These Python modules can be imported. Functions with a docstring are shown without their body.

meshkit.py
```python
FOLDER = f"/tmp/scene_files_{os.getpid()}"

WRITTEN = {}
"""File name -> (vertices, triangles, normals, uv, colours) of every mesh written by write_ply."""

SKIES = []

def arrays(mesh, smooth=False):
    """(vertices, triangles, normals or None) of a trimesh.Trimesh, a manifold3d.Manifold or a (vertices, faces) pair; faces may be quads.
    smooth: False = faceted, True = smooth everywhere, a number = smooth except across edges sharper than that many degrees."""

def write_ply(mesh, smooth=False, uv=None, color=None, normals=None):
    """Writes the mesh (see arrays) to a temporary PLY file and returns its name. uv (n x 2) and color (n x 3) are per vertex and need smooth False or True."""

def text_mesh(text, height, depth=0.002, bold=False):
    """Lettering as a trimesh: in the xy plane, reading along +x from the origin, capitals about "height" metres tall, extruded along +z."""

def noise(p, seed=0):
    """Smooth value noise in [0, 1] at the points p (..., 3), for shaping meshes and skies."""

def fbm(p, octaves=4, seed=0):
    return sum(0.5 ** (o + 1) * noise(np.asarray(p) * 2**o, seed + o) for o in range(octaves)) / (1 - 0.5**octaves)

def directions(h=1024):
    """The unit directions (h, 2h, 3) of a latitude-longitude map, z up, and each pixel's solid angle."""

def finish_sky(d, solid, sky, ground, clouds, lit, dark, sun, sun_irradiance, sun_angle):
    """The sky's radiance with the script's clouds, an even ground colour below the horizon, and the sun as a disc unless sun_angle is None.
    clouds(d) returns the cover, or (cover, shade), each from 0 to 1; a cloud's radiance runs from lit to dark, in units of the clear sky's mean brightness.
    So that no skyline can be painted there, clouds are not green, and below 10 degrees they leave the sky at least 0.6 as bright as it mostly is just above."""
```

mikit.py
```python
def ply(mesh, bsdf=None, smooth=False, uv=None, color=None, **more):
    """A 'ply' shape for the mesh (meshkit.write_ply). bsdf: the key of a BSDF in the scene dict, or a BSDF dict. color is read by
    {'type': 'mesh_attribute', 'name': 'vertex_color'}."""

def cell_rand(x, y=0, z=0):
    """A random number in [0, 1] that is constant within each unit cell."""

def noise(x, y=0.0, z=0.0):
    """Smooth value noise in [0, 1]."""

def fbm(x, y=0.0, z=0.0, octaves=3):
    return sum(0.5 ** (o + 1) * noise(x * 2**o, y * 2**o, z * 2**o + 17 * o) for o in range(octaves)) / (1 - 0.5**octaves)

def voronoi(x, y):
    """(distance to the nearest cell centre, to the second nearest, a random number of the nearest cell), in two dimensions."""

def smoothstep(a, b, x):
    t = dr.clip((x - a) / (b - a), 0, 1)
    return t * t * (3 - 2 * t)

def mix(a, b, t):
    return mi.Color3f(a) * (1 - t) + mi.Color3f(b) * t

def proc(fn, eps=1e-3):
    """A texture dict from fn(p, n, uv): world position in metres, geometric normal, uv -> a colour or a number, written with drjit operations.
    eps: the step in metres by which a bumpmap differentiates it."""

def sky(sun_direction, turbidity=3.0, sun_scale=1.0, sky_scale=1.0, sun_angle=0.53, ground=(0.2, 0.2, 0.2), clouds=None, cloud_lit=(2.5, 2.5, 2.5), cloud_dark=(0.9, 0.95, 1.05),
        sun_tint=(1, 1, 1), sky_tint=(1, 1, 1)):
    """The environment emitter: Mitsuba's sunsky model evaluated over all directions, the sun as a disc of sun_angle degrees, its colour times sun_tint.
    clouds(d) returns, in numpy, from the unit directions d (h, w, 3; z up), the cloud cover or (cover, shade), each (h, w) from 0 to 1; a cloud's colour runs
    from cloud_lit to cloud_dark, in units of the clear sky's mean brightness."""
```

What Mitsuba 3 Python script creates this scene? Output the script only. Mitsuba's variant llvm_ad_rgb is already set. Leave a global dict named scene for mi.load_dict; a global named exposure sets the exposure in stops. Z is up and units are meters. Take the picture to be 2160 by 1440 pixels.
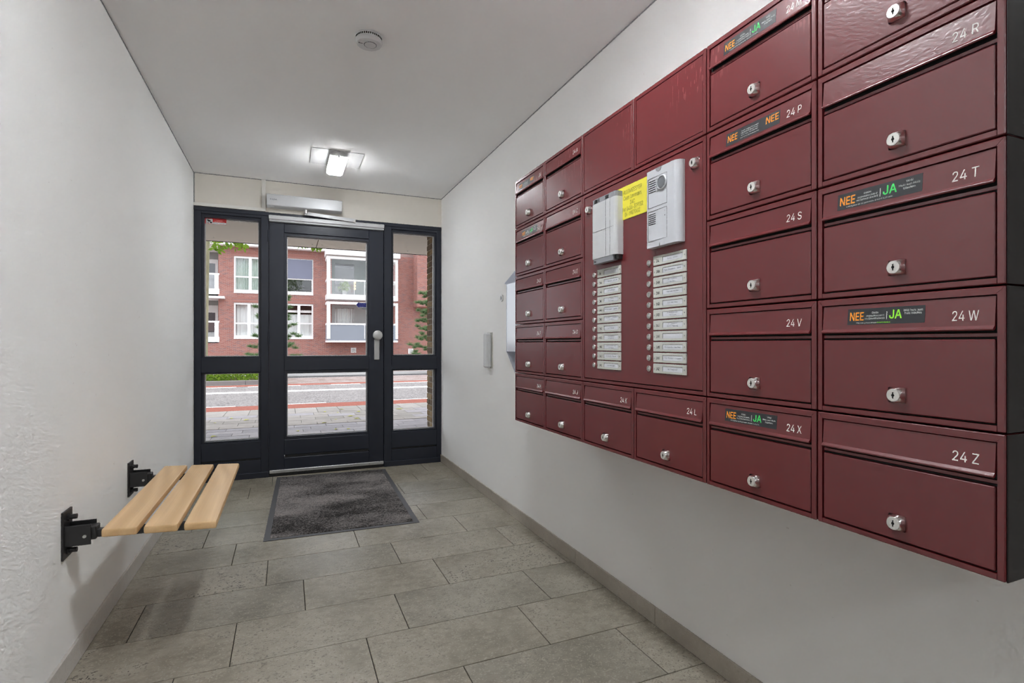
import math, random
import numpy as np, trimesh, manifold3d as m3
import drjit as dr, mitsuba as mi
import mikit, meshkit
from mikit import proc, noise, fbm, smoothstep, mix, cell_rand

rng = np.random.default_rng(7)
random.seed(7)
T = mi.ScalarTransform4f
scene, labels = {}, {}

# ------------------------------------------------------------------ camera, sky, lamps, exposure
TH = 0.4021
CAMZ = 1.068
exposure = 0.75
LAMP = 62.0                                                    # radiance of the ceiling lamps' diffusers
scene['camera'] = {'type': 'perspective', 'fov': 2 * math.degrees(math.atan(1080 / 1120.33)), 'fov_axis': 'x', 'near_clip': 0.05, 'far_clip': 300.0,
                   'principal_point_offset_y': -4.93 / 1440,
                   'to_world': T().look_at(origin=[0, 0, CAMZ], target=[math.sin(TH), math.cos(TH), CAMZ], up=[0, 0, 1])}


def overcast(d):
    n = meshkit.fbm(d * np.array([3.0, 3.0, 5.0]), 4, 3)
    return np.clip(0.82 + 0.35 * (n - 0.4), 0, 1), np.clip(0.5 + 1.2 * (n - 0.5), 0, 1)


SKY = 10.8
scene['sky'] = mikit.sky([0.3, -0.6, 0.75], turbidity=4.0, sun_scale=0.0, sky_scale=SKY, ground=(0.25, 0.24, 0.23), clouds=overcast,
                         cloud_lit=(1.35, 1.34, 1.33), cloud_dark=(1.0, 1.01, 1.04))

# ------------------------------------------------------------------ helpers
_CS = [(sx, sy, sz, a) for sx in (-1, 1) for sy in (-1, 1) for sz in (-1, 1) for a in range(3)]
_hv = np.array([[s * (1 if k == a else .7) for k, s in enumerate((sx, sy, sz))] for sx, sy, sz, a in _CS])
_hull = trimesh.Trimesh(_hv, process=False).convex_hull
_ord = [int(np.argmin(np.linalg.norm(_hv - v, axis=1))) for v in _hull.vertices]
_CF = np.array(_ord)[_hull.faces]


def box(x0, x1, y0, y1, z0, z1, b=0.0):
    """A box; b: width of the chamfer on all its edges."""
    lo, hi = np.array([x0, y0, z0], float), np.array([x1, y1, z1], float)
    if b <= 0:
        m = trimesh.creation.box(extents=hi - lo)
        m.apply_translation((lo + hi) / 2)
        return m
    h, c = (hi - lo) / 2, (hi + lo) / 2
    b = min(b, h.min() * .95)
    v = np.array([[s * (h[k] - (0 if k == a else b)) for k, s in enumerate((sx, sy, sz))] for sx, sy, sz, a in _CS]) + c
    return trimesh.Trimesh(v, _CF, process=False)


def man(m):
    return m3.Manifold(m3.Mesh(np.asarray(m.vertices, np.float32), np.asarray(m.faces, np.uint32)))


def tri(M):
    m = M.to_mesh()
    return trimesh.Trimesh(m.vert_properties[:, :3], m.tri_verts, process=False)


def bx(*a, **k):
    return man(box(*a, **k))


def cat(*ms):
    ms = [m for m in ms if m is not None]
    return trimesh.util.concatenate(ms) if len(ms) > 1 else ms[0]


def cyl(p0, p1, r, n=20, r1=None):
    p0, p1 = np.array(p0, float), np.array(p1, float)
    L = np.linalg.norm(p1 - p0)
    m = tri(m3.Manifold.cylinder(L, r, r if r1 is None else r1, n))
    m.apply_transform(trimesh.geometry.align_vectors([0, 0, 1], (p1 - p0) / L))
    m.apply_translation(p0)
    return m


def prism_y(poly, y0, y1):
    """Polygon of (x, z) points extruded along y."""
    cs = m3.CrossSection([np.array(poly, float)])
    m = tri(cs.extrude(y1 - y0))                               # x, z in xy plane; extruded along z
    v = np.array(m.vertices)
    f = np.array(m.faces)[:, ::-1]
    return trimesh.Trimesh(np.stack([v[:, 0], v[:, 2] + y0, v[:, 1]], 1), f, process=False)


def prism_x(poly, x0, x1):
    """Polygon of (y, z) points extruded along x."""
    m = tri(m3.CrossSection([np.array(poly, float)]).extrude(x1 - x0))
    v = np.array(m.vertices)
    return trimesh.Trimesh(np.stack([v[:, 2] + x0, v[:, 0], v[:, 1]], 1), m.faces, process=False)


def orient(m, how):
    """Text mesh (xy plane, +z out) to the mailbox wall ('w': reads along -y, faces -x) or to the end wall ('e': reads along +x, faces -y)."""
    v = np.array(m.vertices)
    v = np.stack([-v[:, 2], -v[:, 0], v[:, 1]], 1) if how == 'w' else np.stack([v[:, 0], -v[:, 2], v[:, 1]], 1)
    return trimesh.Trimesh(v, m.faces, process=False)


_tc = {}


def text(s, h, how, at, width=None, bold=False, align='l', depth=.0003, tilt=0.0):
    """Lettering with its baseline start (or centre, align='c') at the point AT; width: squeezed to that width; tilt: outward lean per metre downwards."""
    k = (s, bold)
    if k not in _tc:
        _tc[k] = meshkit.text_mesh(s, .1, .01, bold)
    m = _tc[k].copy()
    v = np.array(m.vertices)
    w = v[:, 0].max()
    sx = h / .1 if width is None else width / w
    v = v * [sx, h / .1, depth / .01]
    if align == 'c':
        v[:, 0] -= w * sx / 2
    if align == 'r':
        v[:, 0] -= w * sx
    m = orient(trimesh.Trimesh(v, m.faces, process=False), how)
    v = np.array(m.vertices)
    if tilt:
        v[:, 0] += v[:, 2] * tilt
    return trimesh.Trimesh(v + np.array(at), m.faces, process=False)


_n = {}


def key(name, parent=None):
    base = f'{parent}__{name}' if parent else name
    k = _n.get(base, 0)
    _n[base] = k + 1
    return base if k == 0 else f'{base}_{k:03d}'


def tag(k, label=None, cat_=None, group=None, kind=None):
    d = {n: v for n, v in (('label', label), ('category', cat_), ('group', group), ('kind', kind)) if v}
    if d:
        labels[k] = {**labels.get(k, {}), **d}
    return k


def add(name, mesh, mat, parent=None, label=None, cat_=None, group=None, kind=None, smooth=False, **more):
    """mesh: a mesh, or a shape dict made before (shared by alike pieces)."""
    k = key(name, parent)
    d = dict(mesh) if isinstance(mesh, dict) else mikit.ply(mesh, mat, smooth=smooth)
    d.update(more)
    scene[k] = d
    return tag(k, label, cat_, group, kind)


def thing(name, label, cat_, group=None, kind=None):
    return tag(key(name), label, cat_, group, kind)


def at(d, x, y, z):
    return {**d, 'to_world': T().translate([x, y, z])}


# ------------------------------------------------------------------ materials
def C(*c):
    return {'type': 'rgb', 'value': list(map(float, c))}


def srgb(r, g, b):
    return [((c / 255 + .055) / 1.055) ** 2.4 if c > 10 else c / 255 / 12.92 for c in (r, g, b)]


def pr(name, color, rough=.5, spec=.5, metal=0.0, bump=None, scale=.001, **k):
    col = color if isinstance(color, dict) else C(*color)
    b = {'type': 'principled', 'base_color': col, 'roughness': rough, 'specular': spec, 'metallic': metal, **k}
    if bump is not None:
        b = {'type': 'bumpmap', 'arbitrary': bump, 'scale': scale, 'bsdf': b}
    scene[name] = b


def mat_plain(name, c, rough=.5, spec=.5, metal=0.0, **k):
    pr(name, c, rough, spec, metal, **k)


def plaster_h(p, n, uv):
    return fbm(p.x * 170, p.y * 170, p.z * 170, 3)


def plaster_c(p, n, uv):
    f = fbm(p.x * 2.1, p.y * 2.1, p.z * 2.1, 3)
    s = smoothstep(.80, .86, noise(p.x * 31 + 7, p.y * 31, p.z * 31)) * smoothstep(.8, .9, noise(p.x * 160, p.y * 160, p.z * 160))
    return mix(mix((.845, .845, .835), (.87, .87, .86), f), (.55, .53, .50), s * .5)


pr('m_plaster', proc(plaster_c), .85, .25, bump=proc(plaster_h, 1.5e-3), scale=.0055)
pr('m_ceiling', proc(lambda p, n, uv: mix((.89, .89, .885), (.91, .91, .905), fbm(p.x * 1.6, p.y * 1.6, p.z, 2))), .9, .2)
pr('m_cream', (.74, .70, .635), .7, .3)
pr('m_white_trunk', (.78, .76, .72), .5, .4)
pr('m_white_metal', (.58, .585, .595), .35, .5)


def stone(a, b, speck, amount, big):
    def fn(p, n, uv):
        f = fbm(p.x * 4.3 + big, p.y * 4.3, p.z * 4.3 + 3 * big, 4)
        f2 = fbm(p.x * 40, p.y * 60 + big, p.z * 40, 3)
        s = fbm(p.x * 150 + big, p.y * 190, p.z * 150, 2)
        dark = smoothstep(.64, .76, s) * smoothstep(.38, .62, f) * amount
        lite = smoothstep(.70, .82, noise(p.x * 210, p.y * 240 + 5, p.z * 200)) * .28
        col = mix(a, b, .35 + 1.25 * (f - .5) + .55 * (f2 - .5))
        col = mix(col, speck, dark)
        return mix(col, (.46, .43, .37), lite)
    return fn


pr('m_tile', proc(stone((.205, .184, .142), (.385, .353, .292), (.10, .085, .065), .5, 0.0)), .42, .5)
pr('m_tile_speckled', proc(stone((.215, .192, .150), (.405, .374, .312), (.06, .05, .04), 1.0, 5.0)), .46, .5)
pr('m_tile_dark', proc(stone((.185, .168, .132), (.335, .31, .256), (.09, .078, .06), .45, 11.0)), .40, .5)
pr('m_base', proc(stone((.30, .27, .225), (.42, .385, .33), (.20, .18, .15), .5, 2.0)), .5, .5)
pr('m_base_left', proc(stone((.50, .48, .45), (.60, .58, .55), (.40, .38, .35), .3, 4.0)), .5, .5)
pr('m_grout', (.055, .048, .038), .9, .2)
pr('m_anth', proc(lambda p, n, uv: mix((.014, .017, .026), (.018, .021, .031), fbm(p.x * 9, p.y * 9, p.z * 1.5, 2))), .36, .35)
pr('m_dark_wall', (.030, .029, .030), .5, .4)


def red_h(p, n, uv):
    return fbm(p.x * 240, p.y * 240, p.z * 240, 2)


def red_c(p, n, uv):
    f = fbm(p.x * 5, p.y * 5, p.z * 5, 2)
    sc = smoothstep(.76, .84, noise(p.y * 300, p.z * 46, p.x)) * smoothstep(1.62, 1.78, p.z) * smoothstep(.45, .7, noise(p.y * 8, p.z * 8, 3))
    return mix(mix((.090, .0100, .0120), (.100, .0108, .0132), f), (.30, .09, .09), sc * .35)


pr('m_red', proc(red_c), .25, .5, bump=proc(red_h, 1e-3), scale=.0003, clearcoat=1.0, clearcoat_gloss=.88)
pr('m_end_shade', (.008, .0055, .005), .45, .2)  # near-black colour stands in for shade on the unit's end side
pr('m_chrome', (.80, .79, .77), .16, .5, 1.0)
pr('m_lockface', (.72, .71, .68), .34, .5, .55)
pr('m_alu', (.58, .58, .57), .38, .5, .8)
pr('m_black', (.012, .012, .013), .4, .5)
pr('m_ink', (.012, .012, .012), .8, .1)
pr('m_ink_grey', (.24, .25, .275), .8, .1)
pr('m_white', (.64, .645, .65), .45, .4)
pr('m_plate', (.49, .49, .455), .5, .4)
pr('m_slip', (.60, .615, .65), .3, .5)
pr('m_unit', (.50, .505, .515), .42, .5)
pr('m_unit2', (.515, .525, .555), .38, .5)
pr('m_unit_grey', (.19, .195, .21), .4, .5)
pr('m_groove', (.20, .20, .21), .7, .2)
pr('m_lens', (.10, .105, .115), .08, .7)
pr('m_yellow', (.74, .66, .055), .45, .4)
pr('m_sign_ink', (.21, .185, .03), .7, .2)
pr('m_lettering', (.74, .72, .70), .6, .2)
pr('m_sticker', (.022, .023, .026), .38, .4)
pr('m_orange', (.80, .28, .03), .5, .3)
pr('m_green', (.06, .58, .13), .5, .3)
pr('m_lime', (.30, .74, .05), .5, .3)
pr('m_sticker_white', (.70, .70, .70), .5, .3)
pr('m_foil', (.62, .66, .74), .10, .7)


def beech(p, n, uv):
    w = fbm(p.x * 9, p.y * 1.3, p.z * 9, 3)
    g = noise((p.x + .018 * w) * 260, p.y * 5, p.z * 120)
    r = dr.sin(((p.x + .10) * 46 + (p.y - 2.2) * (p.y - 2.2) * 9 + 7 * w) * 1.9) * .5 + .5
    return mix(mix((.62, .395, .190), (.73, .495, .265), r * .75), (.53, .325, .15), g * .28)


pr('m_beech', proc(beech), .34, .5)


def pile(p, n, uv):
    f = fbm(p.x * 3.2, p.y * 5.5, 0.0, 3)
    s = noise(p.x * 260, p.y * 260, 3.0)
    s2 = noise(p.x * 120 + 3, p.y * 120, 9.0)
    lum = .40 + 1.7 * (f - .45) + .75 * (s - .5) + .5 * (s2 - .5)
    return mix((.026, .024, .024), (.27, .248, .243), dr.clip(lum, 0, 1))


pr('m_pile', proc(pile), .95, .1)
pr('m_rubber', (.075, .075, .08), .55, .4)
scene['m_glass'] = {'type': 'thindielectric', 'int_ior': 1.07}
scene['m_far_glass'] = {'type': 'thindielectric', 'int_ior': 1.5}
pr('m_spacer', (.50, .50, .49), .3, .5, .4)

# outdoors
def brickwork(cols, mortar, lx, lz, ax):
    def fn(p, n, uv):
        a = p.x if ax == 'x' else p.y
        row = dr.floor(p.z / lz)
        u = a / lx + .5 * (row - 2 * dr.floor(row / 2))
        iu, fu, fv = dr.floor(u), u - dr.floor(u), p.z / lz - row
        r = cell_rand(iu, row, 5)
        col = mix(mix(cols[0], cols[1], smoothstep(.0, .6, r)), cols[2], smoothstep(.62, .95, r))
        col = mix(col, cols[1], .55 * fbm(p.x * .7, p.z * .7, 2.0, 2))
        edge = dr.maximum(smoothstep(.40, .47, dr.abs(fu - .5) * 1.0 - .02), smoothstep(.38, .46, dr.abs(fv - .5)))
        return mix(col, mortar, edge * .8)
    return fn


pr('m_brick', proc(brickwork(((.32, .125, .10), (.40, .19, .16), (.245, .145, .145)), (.40, .31, .28), .22, .062, 'x')), .9, .15)
pr('m_brick_side', proc(brickwork(((.32, .125, .10), (.40, .19, .16), (.245, .145, .145)), (.40, .31, .28), .22, .062, 'y')), .9, .15)
for i, c in enumerate(((.22, .155, .085), (.30, .22, .13), (.155, .115, .08))):
    pr(f'm_pier_{i}', proc(lambda p, n, uv, c=c: mix([x * .7 for x in c], [x * 1.25 for x in c], fbm(p.x * 30, p.y * 30, p.z * 60, 2))), .9, .2)
pr('m_mortar', (.30, .27, .22), .95, .1)
pr('m_ext_white', (.80, .80, .79), .5, .4)
pr('m_ext_grey', (.33, .34, .33), .6, .3)
pr('m_soffit', (.90, .85, .74), .7, .3)
pr('m_curtain', (.60, .68, .64), .9, .1)
pr('m_net', (.80, .84, .83), .9, .1)
pr('m_blind', (.22, .235, .31), .7, .2)
pr('m_room', (.10, .125, .12), .9, .2)
pr('m_frosted', (.27, .30, .345), .25, .5)
pr('m_back', (.085, .11, .095), .7, .3)
pr('m_asphalt', proc(lambda p, n, uv: mix((.15, .14, .137), (.32, .30, .29), smoothstep(.25, .75, noise(p.x * 48, p.y * 40, 0.0)) * .8 + .2 * noise(p.x * 3, p.y * 3, 1.0))), .9, .2)
pr('m_redlane', proc(lambda p, n, uv: mix((.26, .093, .07), (.32, .118, .088), noise(p.x * 30, p.y * 30, 0.0))), .9, .2)
pr('m_roadpaint', (.62, .62, .60), .7, .3)
for i, c in enumerate(((.27, .255, .27), (.31, .29, .30), (.235, .22, .235))):
    pr(f'm_paver_{i}', proc(lambda p, n, uv, c=c: mix([x * .85 for x in c], [x * 1.15 for x in c], fbm(p.x * 14, p.y * 14, 0.0, 3))), .55, .5)
for i, c in enumerate(((.30, .28, .255), (.345, .32, .295))):
    pr(f'm_slab_{i}', proc(lambda p, n, uv, c=c: mix([x * .8 for x in c], [x * 1.15 for x in c], fbm(p.x * 9, p.y * 14, 0.0, 3))), .8, .3)
pr('m_joint', (.10, .10, .085), .95, .1)
pr('m_pinkpave', proc(lambda p, n, uv: mix((.24, .185, .165), (.33, .27, .255), smoothstep(.3, .7, noise(p.x * 5, p.y * 11, 0.0)))), .85, .2)
pr('m_gutter', (.075, .075, .08), .8, .3)
pr('m_kerb', (.27, .265, .26), .8, .3)
scene['m_leaf'] = {'type': 'principledthin', 'base_color': proc(lambda p, n, uv: mix((.10, .22, .035), (.36, .50, .07), noise(p.x * 9, p.y * 9, p.z * 9))), 'roughness': .6, 'diff_trans': .9}
scene['m_needle'] = {'type': 'principledthin', 'base_color': C(.20, .30, .15), 'roughness': .7, 'diff_trans': .6}
pr('m_bark', proc(lambda p, n, uv: mix((.25, .23, .15), (.42, .40, .27), fbm(p.x * 12, p.y * 12, p.z * 5, 3))), .9, .2)
scene['m_glow'] = {'type': 'diffuse', 'reflectance': C(.8, .5, .3)}
pr('m_bark_dark', (.10, .075, .05), .9, .2)
pr('m_blue', (.012, .014, .16), .45, .4)
pr('m_arrow_text', (.16, .18, .42), .6, .3)
pr('m_cam_red', (.52, .02, .02), .45, .4)
pr('m_cam_pale', (.72, .38, .34), .6, .3)
pr('m_fallen', (.46, .46, .10), .8, .2)
scene['m_lamp'] = {'type': 'diffuse', 'reflectance': C(.8, .8, .8)}

# ------------------------------------------------------------------ the room
XL, XR, YE, YB, ZC = -.6515, 1.298, 4.69, -3.4, 2.381
struct = dict(kind='structure')
g = add('floor', box(XL - .1, XR + .1, YB, YE + .03, -.12, -.0030), 'm_grout', label='grey stone tile floor of the entrance hall laid in rows', **struct)
rows = {1.385: .541, 1.685: .268, 1.985: .425, 2.285: .0715, 2.585: .516, 2.885: .355, 3.185: .195, 3.485: .10, 3.785: .18, 4.085: .355, 4.385: .50}
y = 1.085
k = 0
while y > -.9:
    rows[y] = [.36, .10, .48, .22, .55, .02, .30][k % 7]
    y, k = y - .3, k + 1
speckled = {(1.385, 1), (1.685, 0), (1.985, 0), (2.585, 0), (3.185, 0), (2.285, 3), (2.585, 3), (1.085, 1)}
for y0, j in sorted(rows.items()):
    x = j - .598 * 4
    cnt = 0
    while x < XR:
        a, b = max(x + .0018, XL + .009), min(x + .5962, XR - .009)
        if b - a > .012:
            c = (y0, cnt)
            mt = 'm_tile_speckled' if c in speckled else ('m_tile_dark' if (hash((round(y0 * 1000), cnt)) % 3 == 0) else 'm_tile')
            add('tile', box(a, b, max(y0 + .0018, YB), min(y0 + .2982, YE), -.014, 0, .0008), mt, g)
            cnt += 1
        x += .598
w = add('wall_left', box(XL - .15, XL, YB - .1, YE + .12, -.1, ZC + .1), 'm_plaster', label='white fine-grained plaster wall with the fold-down bench', **struct)
w = add('wall_right', box(XR, XR + .15, YB - .1, YE + .12, -.1, ZC + .1), 'm_plaster', label='white fine-grained plaster wall behind the mailboxes', **struct)
add('wall_back', box(XL - .1, XR + .1, YB - .1, YB, -.1, ZC + .1), 'm_plaster', label='white plaster wall at the far end behind the camera', **struct)
add('wall_end', box(XL, XR, YE, YE + .11, 2.124, ZC), 'm_cream', label='cream panel above the entrance door', **struct)
add('ceiling', box(XL - .1, XR + .1, YB - .1, YE + .3, ZC, ZC + .12), 'm_ceiling', label='smooth white ceiling', **struct)
# shadow joint where walls meet the ceiling
for nm, xx in (('trim_1', XL), ('trim_2', XR)):
    s = 1 if xx < 0 else -1
    add(nm, box(min(xx, xx + s * .003), max(xx, xx + s * .003), YB, YE, ZC - .005, ZC), 'm_groove', label='thin shadow joint along the ceiling edge', **struct)
add('trim_3', box(XL, XR, YE - .003, YE, ZC - .005, ZC), 'm_groove', label='thin shadow joint above the door panel', **struct)
add('trim_4', box(XL, XL + .007, YE - .003, YE, 2.15, ZC), 'm_groove', label='narrow dark gap beside the panel above the door', **struct)
for nm, xx, jo, hgt in (('baseboard_left', XL, (2.806, 2.228, 1.65), .073), ('baseboard_right', XR, (3.401, 2.823, 2.246, 1.644), .067)):
    s = 1 if xx < 0 else -1
    bb = thing(nm, 'grey stone skirting tiles along the wall', None, kind='structure')
    ys = [YE - .002] + list(jo) + [jo[-1] - .58 * i for i in range(1, 5)]
    for a, b in zip(ys[1:], ys[:-1]):
        if b < YB:
            break
        a = max(a, YB)
        add('tile', box(min(xx, xx + s * .0095), max(xx, xx + s * .0095), a + .001, b - .001, .0, hgt, .0008), 'm_base_left' if s > 0 else 'm_base', bb)

# ------------------------------------------------------------------ entrance: two sidelights, a door, their frame
FY, FB = 4.688, 4.80                                           # front and back of the frame
GY = 4.742


def glass(x0, x1, z0, z1, parent, bead=True):
    add('pane', box(x0 - .004, x1 + .004, GY, GY + .0005, z0 - .004, z1 + .004), 'm_glass', parent)
    t = .006
    sp = tri(bx(x0 - .001, x1 + .001, GY + .004, GY + .018, z0 - .001, z1 + .001) - bx(x0 + t, x1 - t, GY, GY + .03, z0 + t, z1 - t))
    add('spacer', sp, 'm_spacer', parent, label='pale spacer bar at the edge of the glazing')


def ring(x0, x1, z0, z1, hx0, hx1, hz0, hz1, y0, y1):
    return tri(bx(x0, x1, y0, y1, z0, z1) - bx(hx0, hx1, y0 - .1, y1 + .1, hz0, hz1))


fr = thing('trim_5', 'anthracite head frame over door and sidelights', None, kind='structure')
add('head', box(XL + .001, XR - .001, FY - .004, FB, 2.094, 2.124, .0015), 'm_anth', fr)
for a, b in ((XL + .002, -.602), (-.185, -.129), (.7845, .849), (1.255, XR - .002)):
    add('post', box(a, b, FY, FB, .0, 2.0945, .0025), 'm_anth', fr)


def sidelight(nm, x0, x1, label):
    t = thing(nm, label, None, kind='structure')
    gx0, gx1 = x0 + .019, x1 - .016
    for z0, z1 in ((.306, .835), (.968, 2.05)):
        add('bead', ring(x0 - .003, x1 + .003, z0 - .024, z1 + .03, gx0, gx1, z0, z1, GY - .030, FB - .008), 'm_anth', t)
        glass(gx0, gx1, z0, z1, t)
    add('top_rail', box(x0, x1, FY + .004, FB - .01, 2.074, 2.096, .001), 'm_anth', t)
    add('mid_rail', box(x0 - .001, x1 + .001, FY + .002, FB - .01, .842, .959, .003), 'm_anth', t)
    add('bottom_rail', box(x0 - .001, x1 + .001, FY + .002, FB - .01, .157, .293, .003), 'm_anth', t)
    add('panel', box(x0 - .001, x1 + .001, FY + .002, FB - .01, .02, .142, .003), 'm_anth', t)
    add('backing', box(x0, x1, FY + .022, FB - .02, .1, .2), 'm_black', t)
    return t


w1 = sidelight('window_1', -.602, -.185, 'tall glazed sidelight left of the door in anthracite frame')
w2 = sidelight('window_2', .849, 1.255, 'tall glazed sidelight right of the door in anthracite frame')
add('skirting', box(XL + .003, -.128, FY - .016, FY + .004, 0, .046, .003), 'm_anth', w1)
add('skirting', box(.784, XR - .012, FY - .016, FY + .004, 0, .046, .003), 'm_anth', w2)

d1 = thing('door_1', 'anthracite glazed entrance door with two panes', None, kind='structure')
dy = FY + .006
add('stile', box(-.1265, -.0145, dy, FB - .02, .021, 2.091, .0025), 'm_anth', d1)
add('stile', box(.6575, .7815, dy, FB - .02, .021, 2.091, .0025), 'm_anth', d1)
for z0, z1 in ((1.972, 2.091), (.85, .943), (.165, .288), (.021, .142)):
    add('rail', box(-.0145, .6575, dy + .0015, FB - .021, z0, z1, .003), 'm_anth', d1)
add('backing', box(-.01, .65, dy + .02, FB - .03, .13, .18), 'm_black', d1)
for z0, z1 in ((.312, .828), (.966, 1.950)):
    add('bead', ring(-.017, .660, z0 - .028, z1 + .024, .006, .644, z0, z1, GY - .034, FB - .024), 'm_anth', d1)
    glass(.006, .644, z0, z1, d1)
for z0, z1 in ((1.889, 1.982), (1.068, 1.163), (.245, .340)):
    add('hinge', cat(cyl((-.1285, FY - .006, z0), (-.1285, FY - .006, z1), .0065, 14), cyl((-.1285, FY - .006, z0 - .004), (-.1285, FY - .006, z0), .0045, 12)), 'm_anth', d1)
add('kick_strip', box(-.124, .780, dy - .012, dy + .001, .024, .050, .003), 'm_alu', d1, label='aluminium draught strip along the foot of the door')
for x in (-.09, .06, .21, .36, .51, .66, .76):
    add('screw', cyl((x, dy - .013, .037), (x, dy - .011, .037), .003, 8), 'm_groove', d1)
kn = add('knob', cat(cyl((.723, dy, 1.142), (.723, dy - .012, 1.142), .030, 28), cyl((.723, dy - .012, 1.142), (.723, dy - .044, 1.142), .016, 20),
                     tri(m3.Manifold.revolve(m3.CrossSection([[(0, 0), (.036, 0), (.041, .006), (.041, .012), (.036, .017), (.02, .020), (0, .021)]]), 36)).apply_transform(
                         trimesh.transformations.rotation_matrix(math.pi / 2, [1, 0, 0])).apply_translation((.723, dy - .042, 1.142))), 'm_alu', d1, label='round satin metal door knob', smooth=35)
add('handle_plate', box(.699, .745, dy - .010, dy, .930, 1.106, .003), 'm_alu', d1, label='upright satin metal plate under the knob')
add('threshold', box(-.128, .784, FY + .012, FB, -.0, .021), 'm_black', d1, label='dark gap and threshold under the door')

# slide rail and operator of the door
sr = thing('door_slide_rail', 'long white slide rail across the top of the door', 'slide rail')
add('rail', box(-.128, .783, FY - .028, dy + .001, 2.066, 2.100, .004), 'm_white_metal', sr)
add('lower_lip', box(-.126, .781, FY - .020, dy + .001, 2.050, 2.067, .004), 'm_unit', sr)
op = thing('door_operator', 'silver white automatic door operator box on the cream panel above the door', 'door operator')
oy = 4.600
add('cover', prism_x([(oy, 2.248), (oy, 2.166), (oy + .008, 2.160), (YE, 2.158), (YE, 2.256), (oy + .01, 2.254)], -.139, .424), 'm_white_metal', op)
add('end_cap', box(-.1425, -.139, oy + .004, YE, 2.161, 2.251, .001), 'm_unit', op)
add('end_cap', box(.424, .4275, oy + .004, YE, 2.161, 2.251, .001), 'm_unit', op)
add('switch', box(-.128, -.088, oy + .018, oy + .040, 2.154, 2.160, .001), 'm_white', op)
add('lettering', cat(text('KABA', .0115, 'e', (-.118, oy, 2.205), .052, True), text('-', .01, 'e', (-.132, oy, 2.206))), 'm_ink_grey', op, label='small grey lettering at the left end')
add('spindle', cyl((.147, 4.645, 2.162), (.147, 4.645, 2.128), .016, 20), 'm_chrome', op)
arm = box(0, .395, 4.640, 4.648, -.004, .022)
v = np.array(arm.vertices)
arm = trimesh.Trimesh(v + np.stack([0 * v[:, 0] + .140, 0 * v[:, 0], 2.122 - v[:, 0] * .062], 1), arm.faces, process=False)
add('arm', arm, 'm_white_metal', op)
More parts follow.
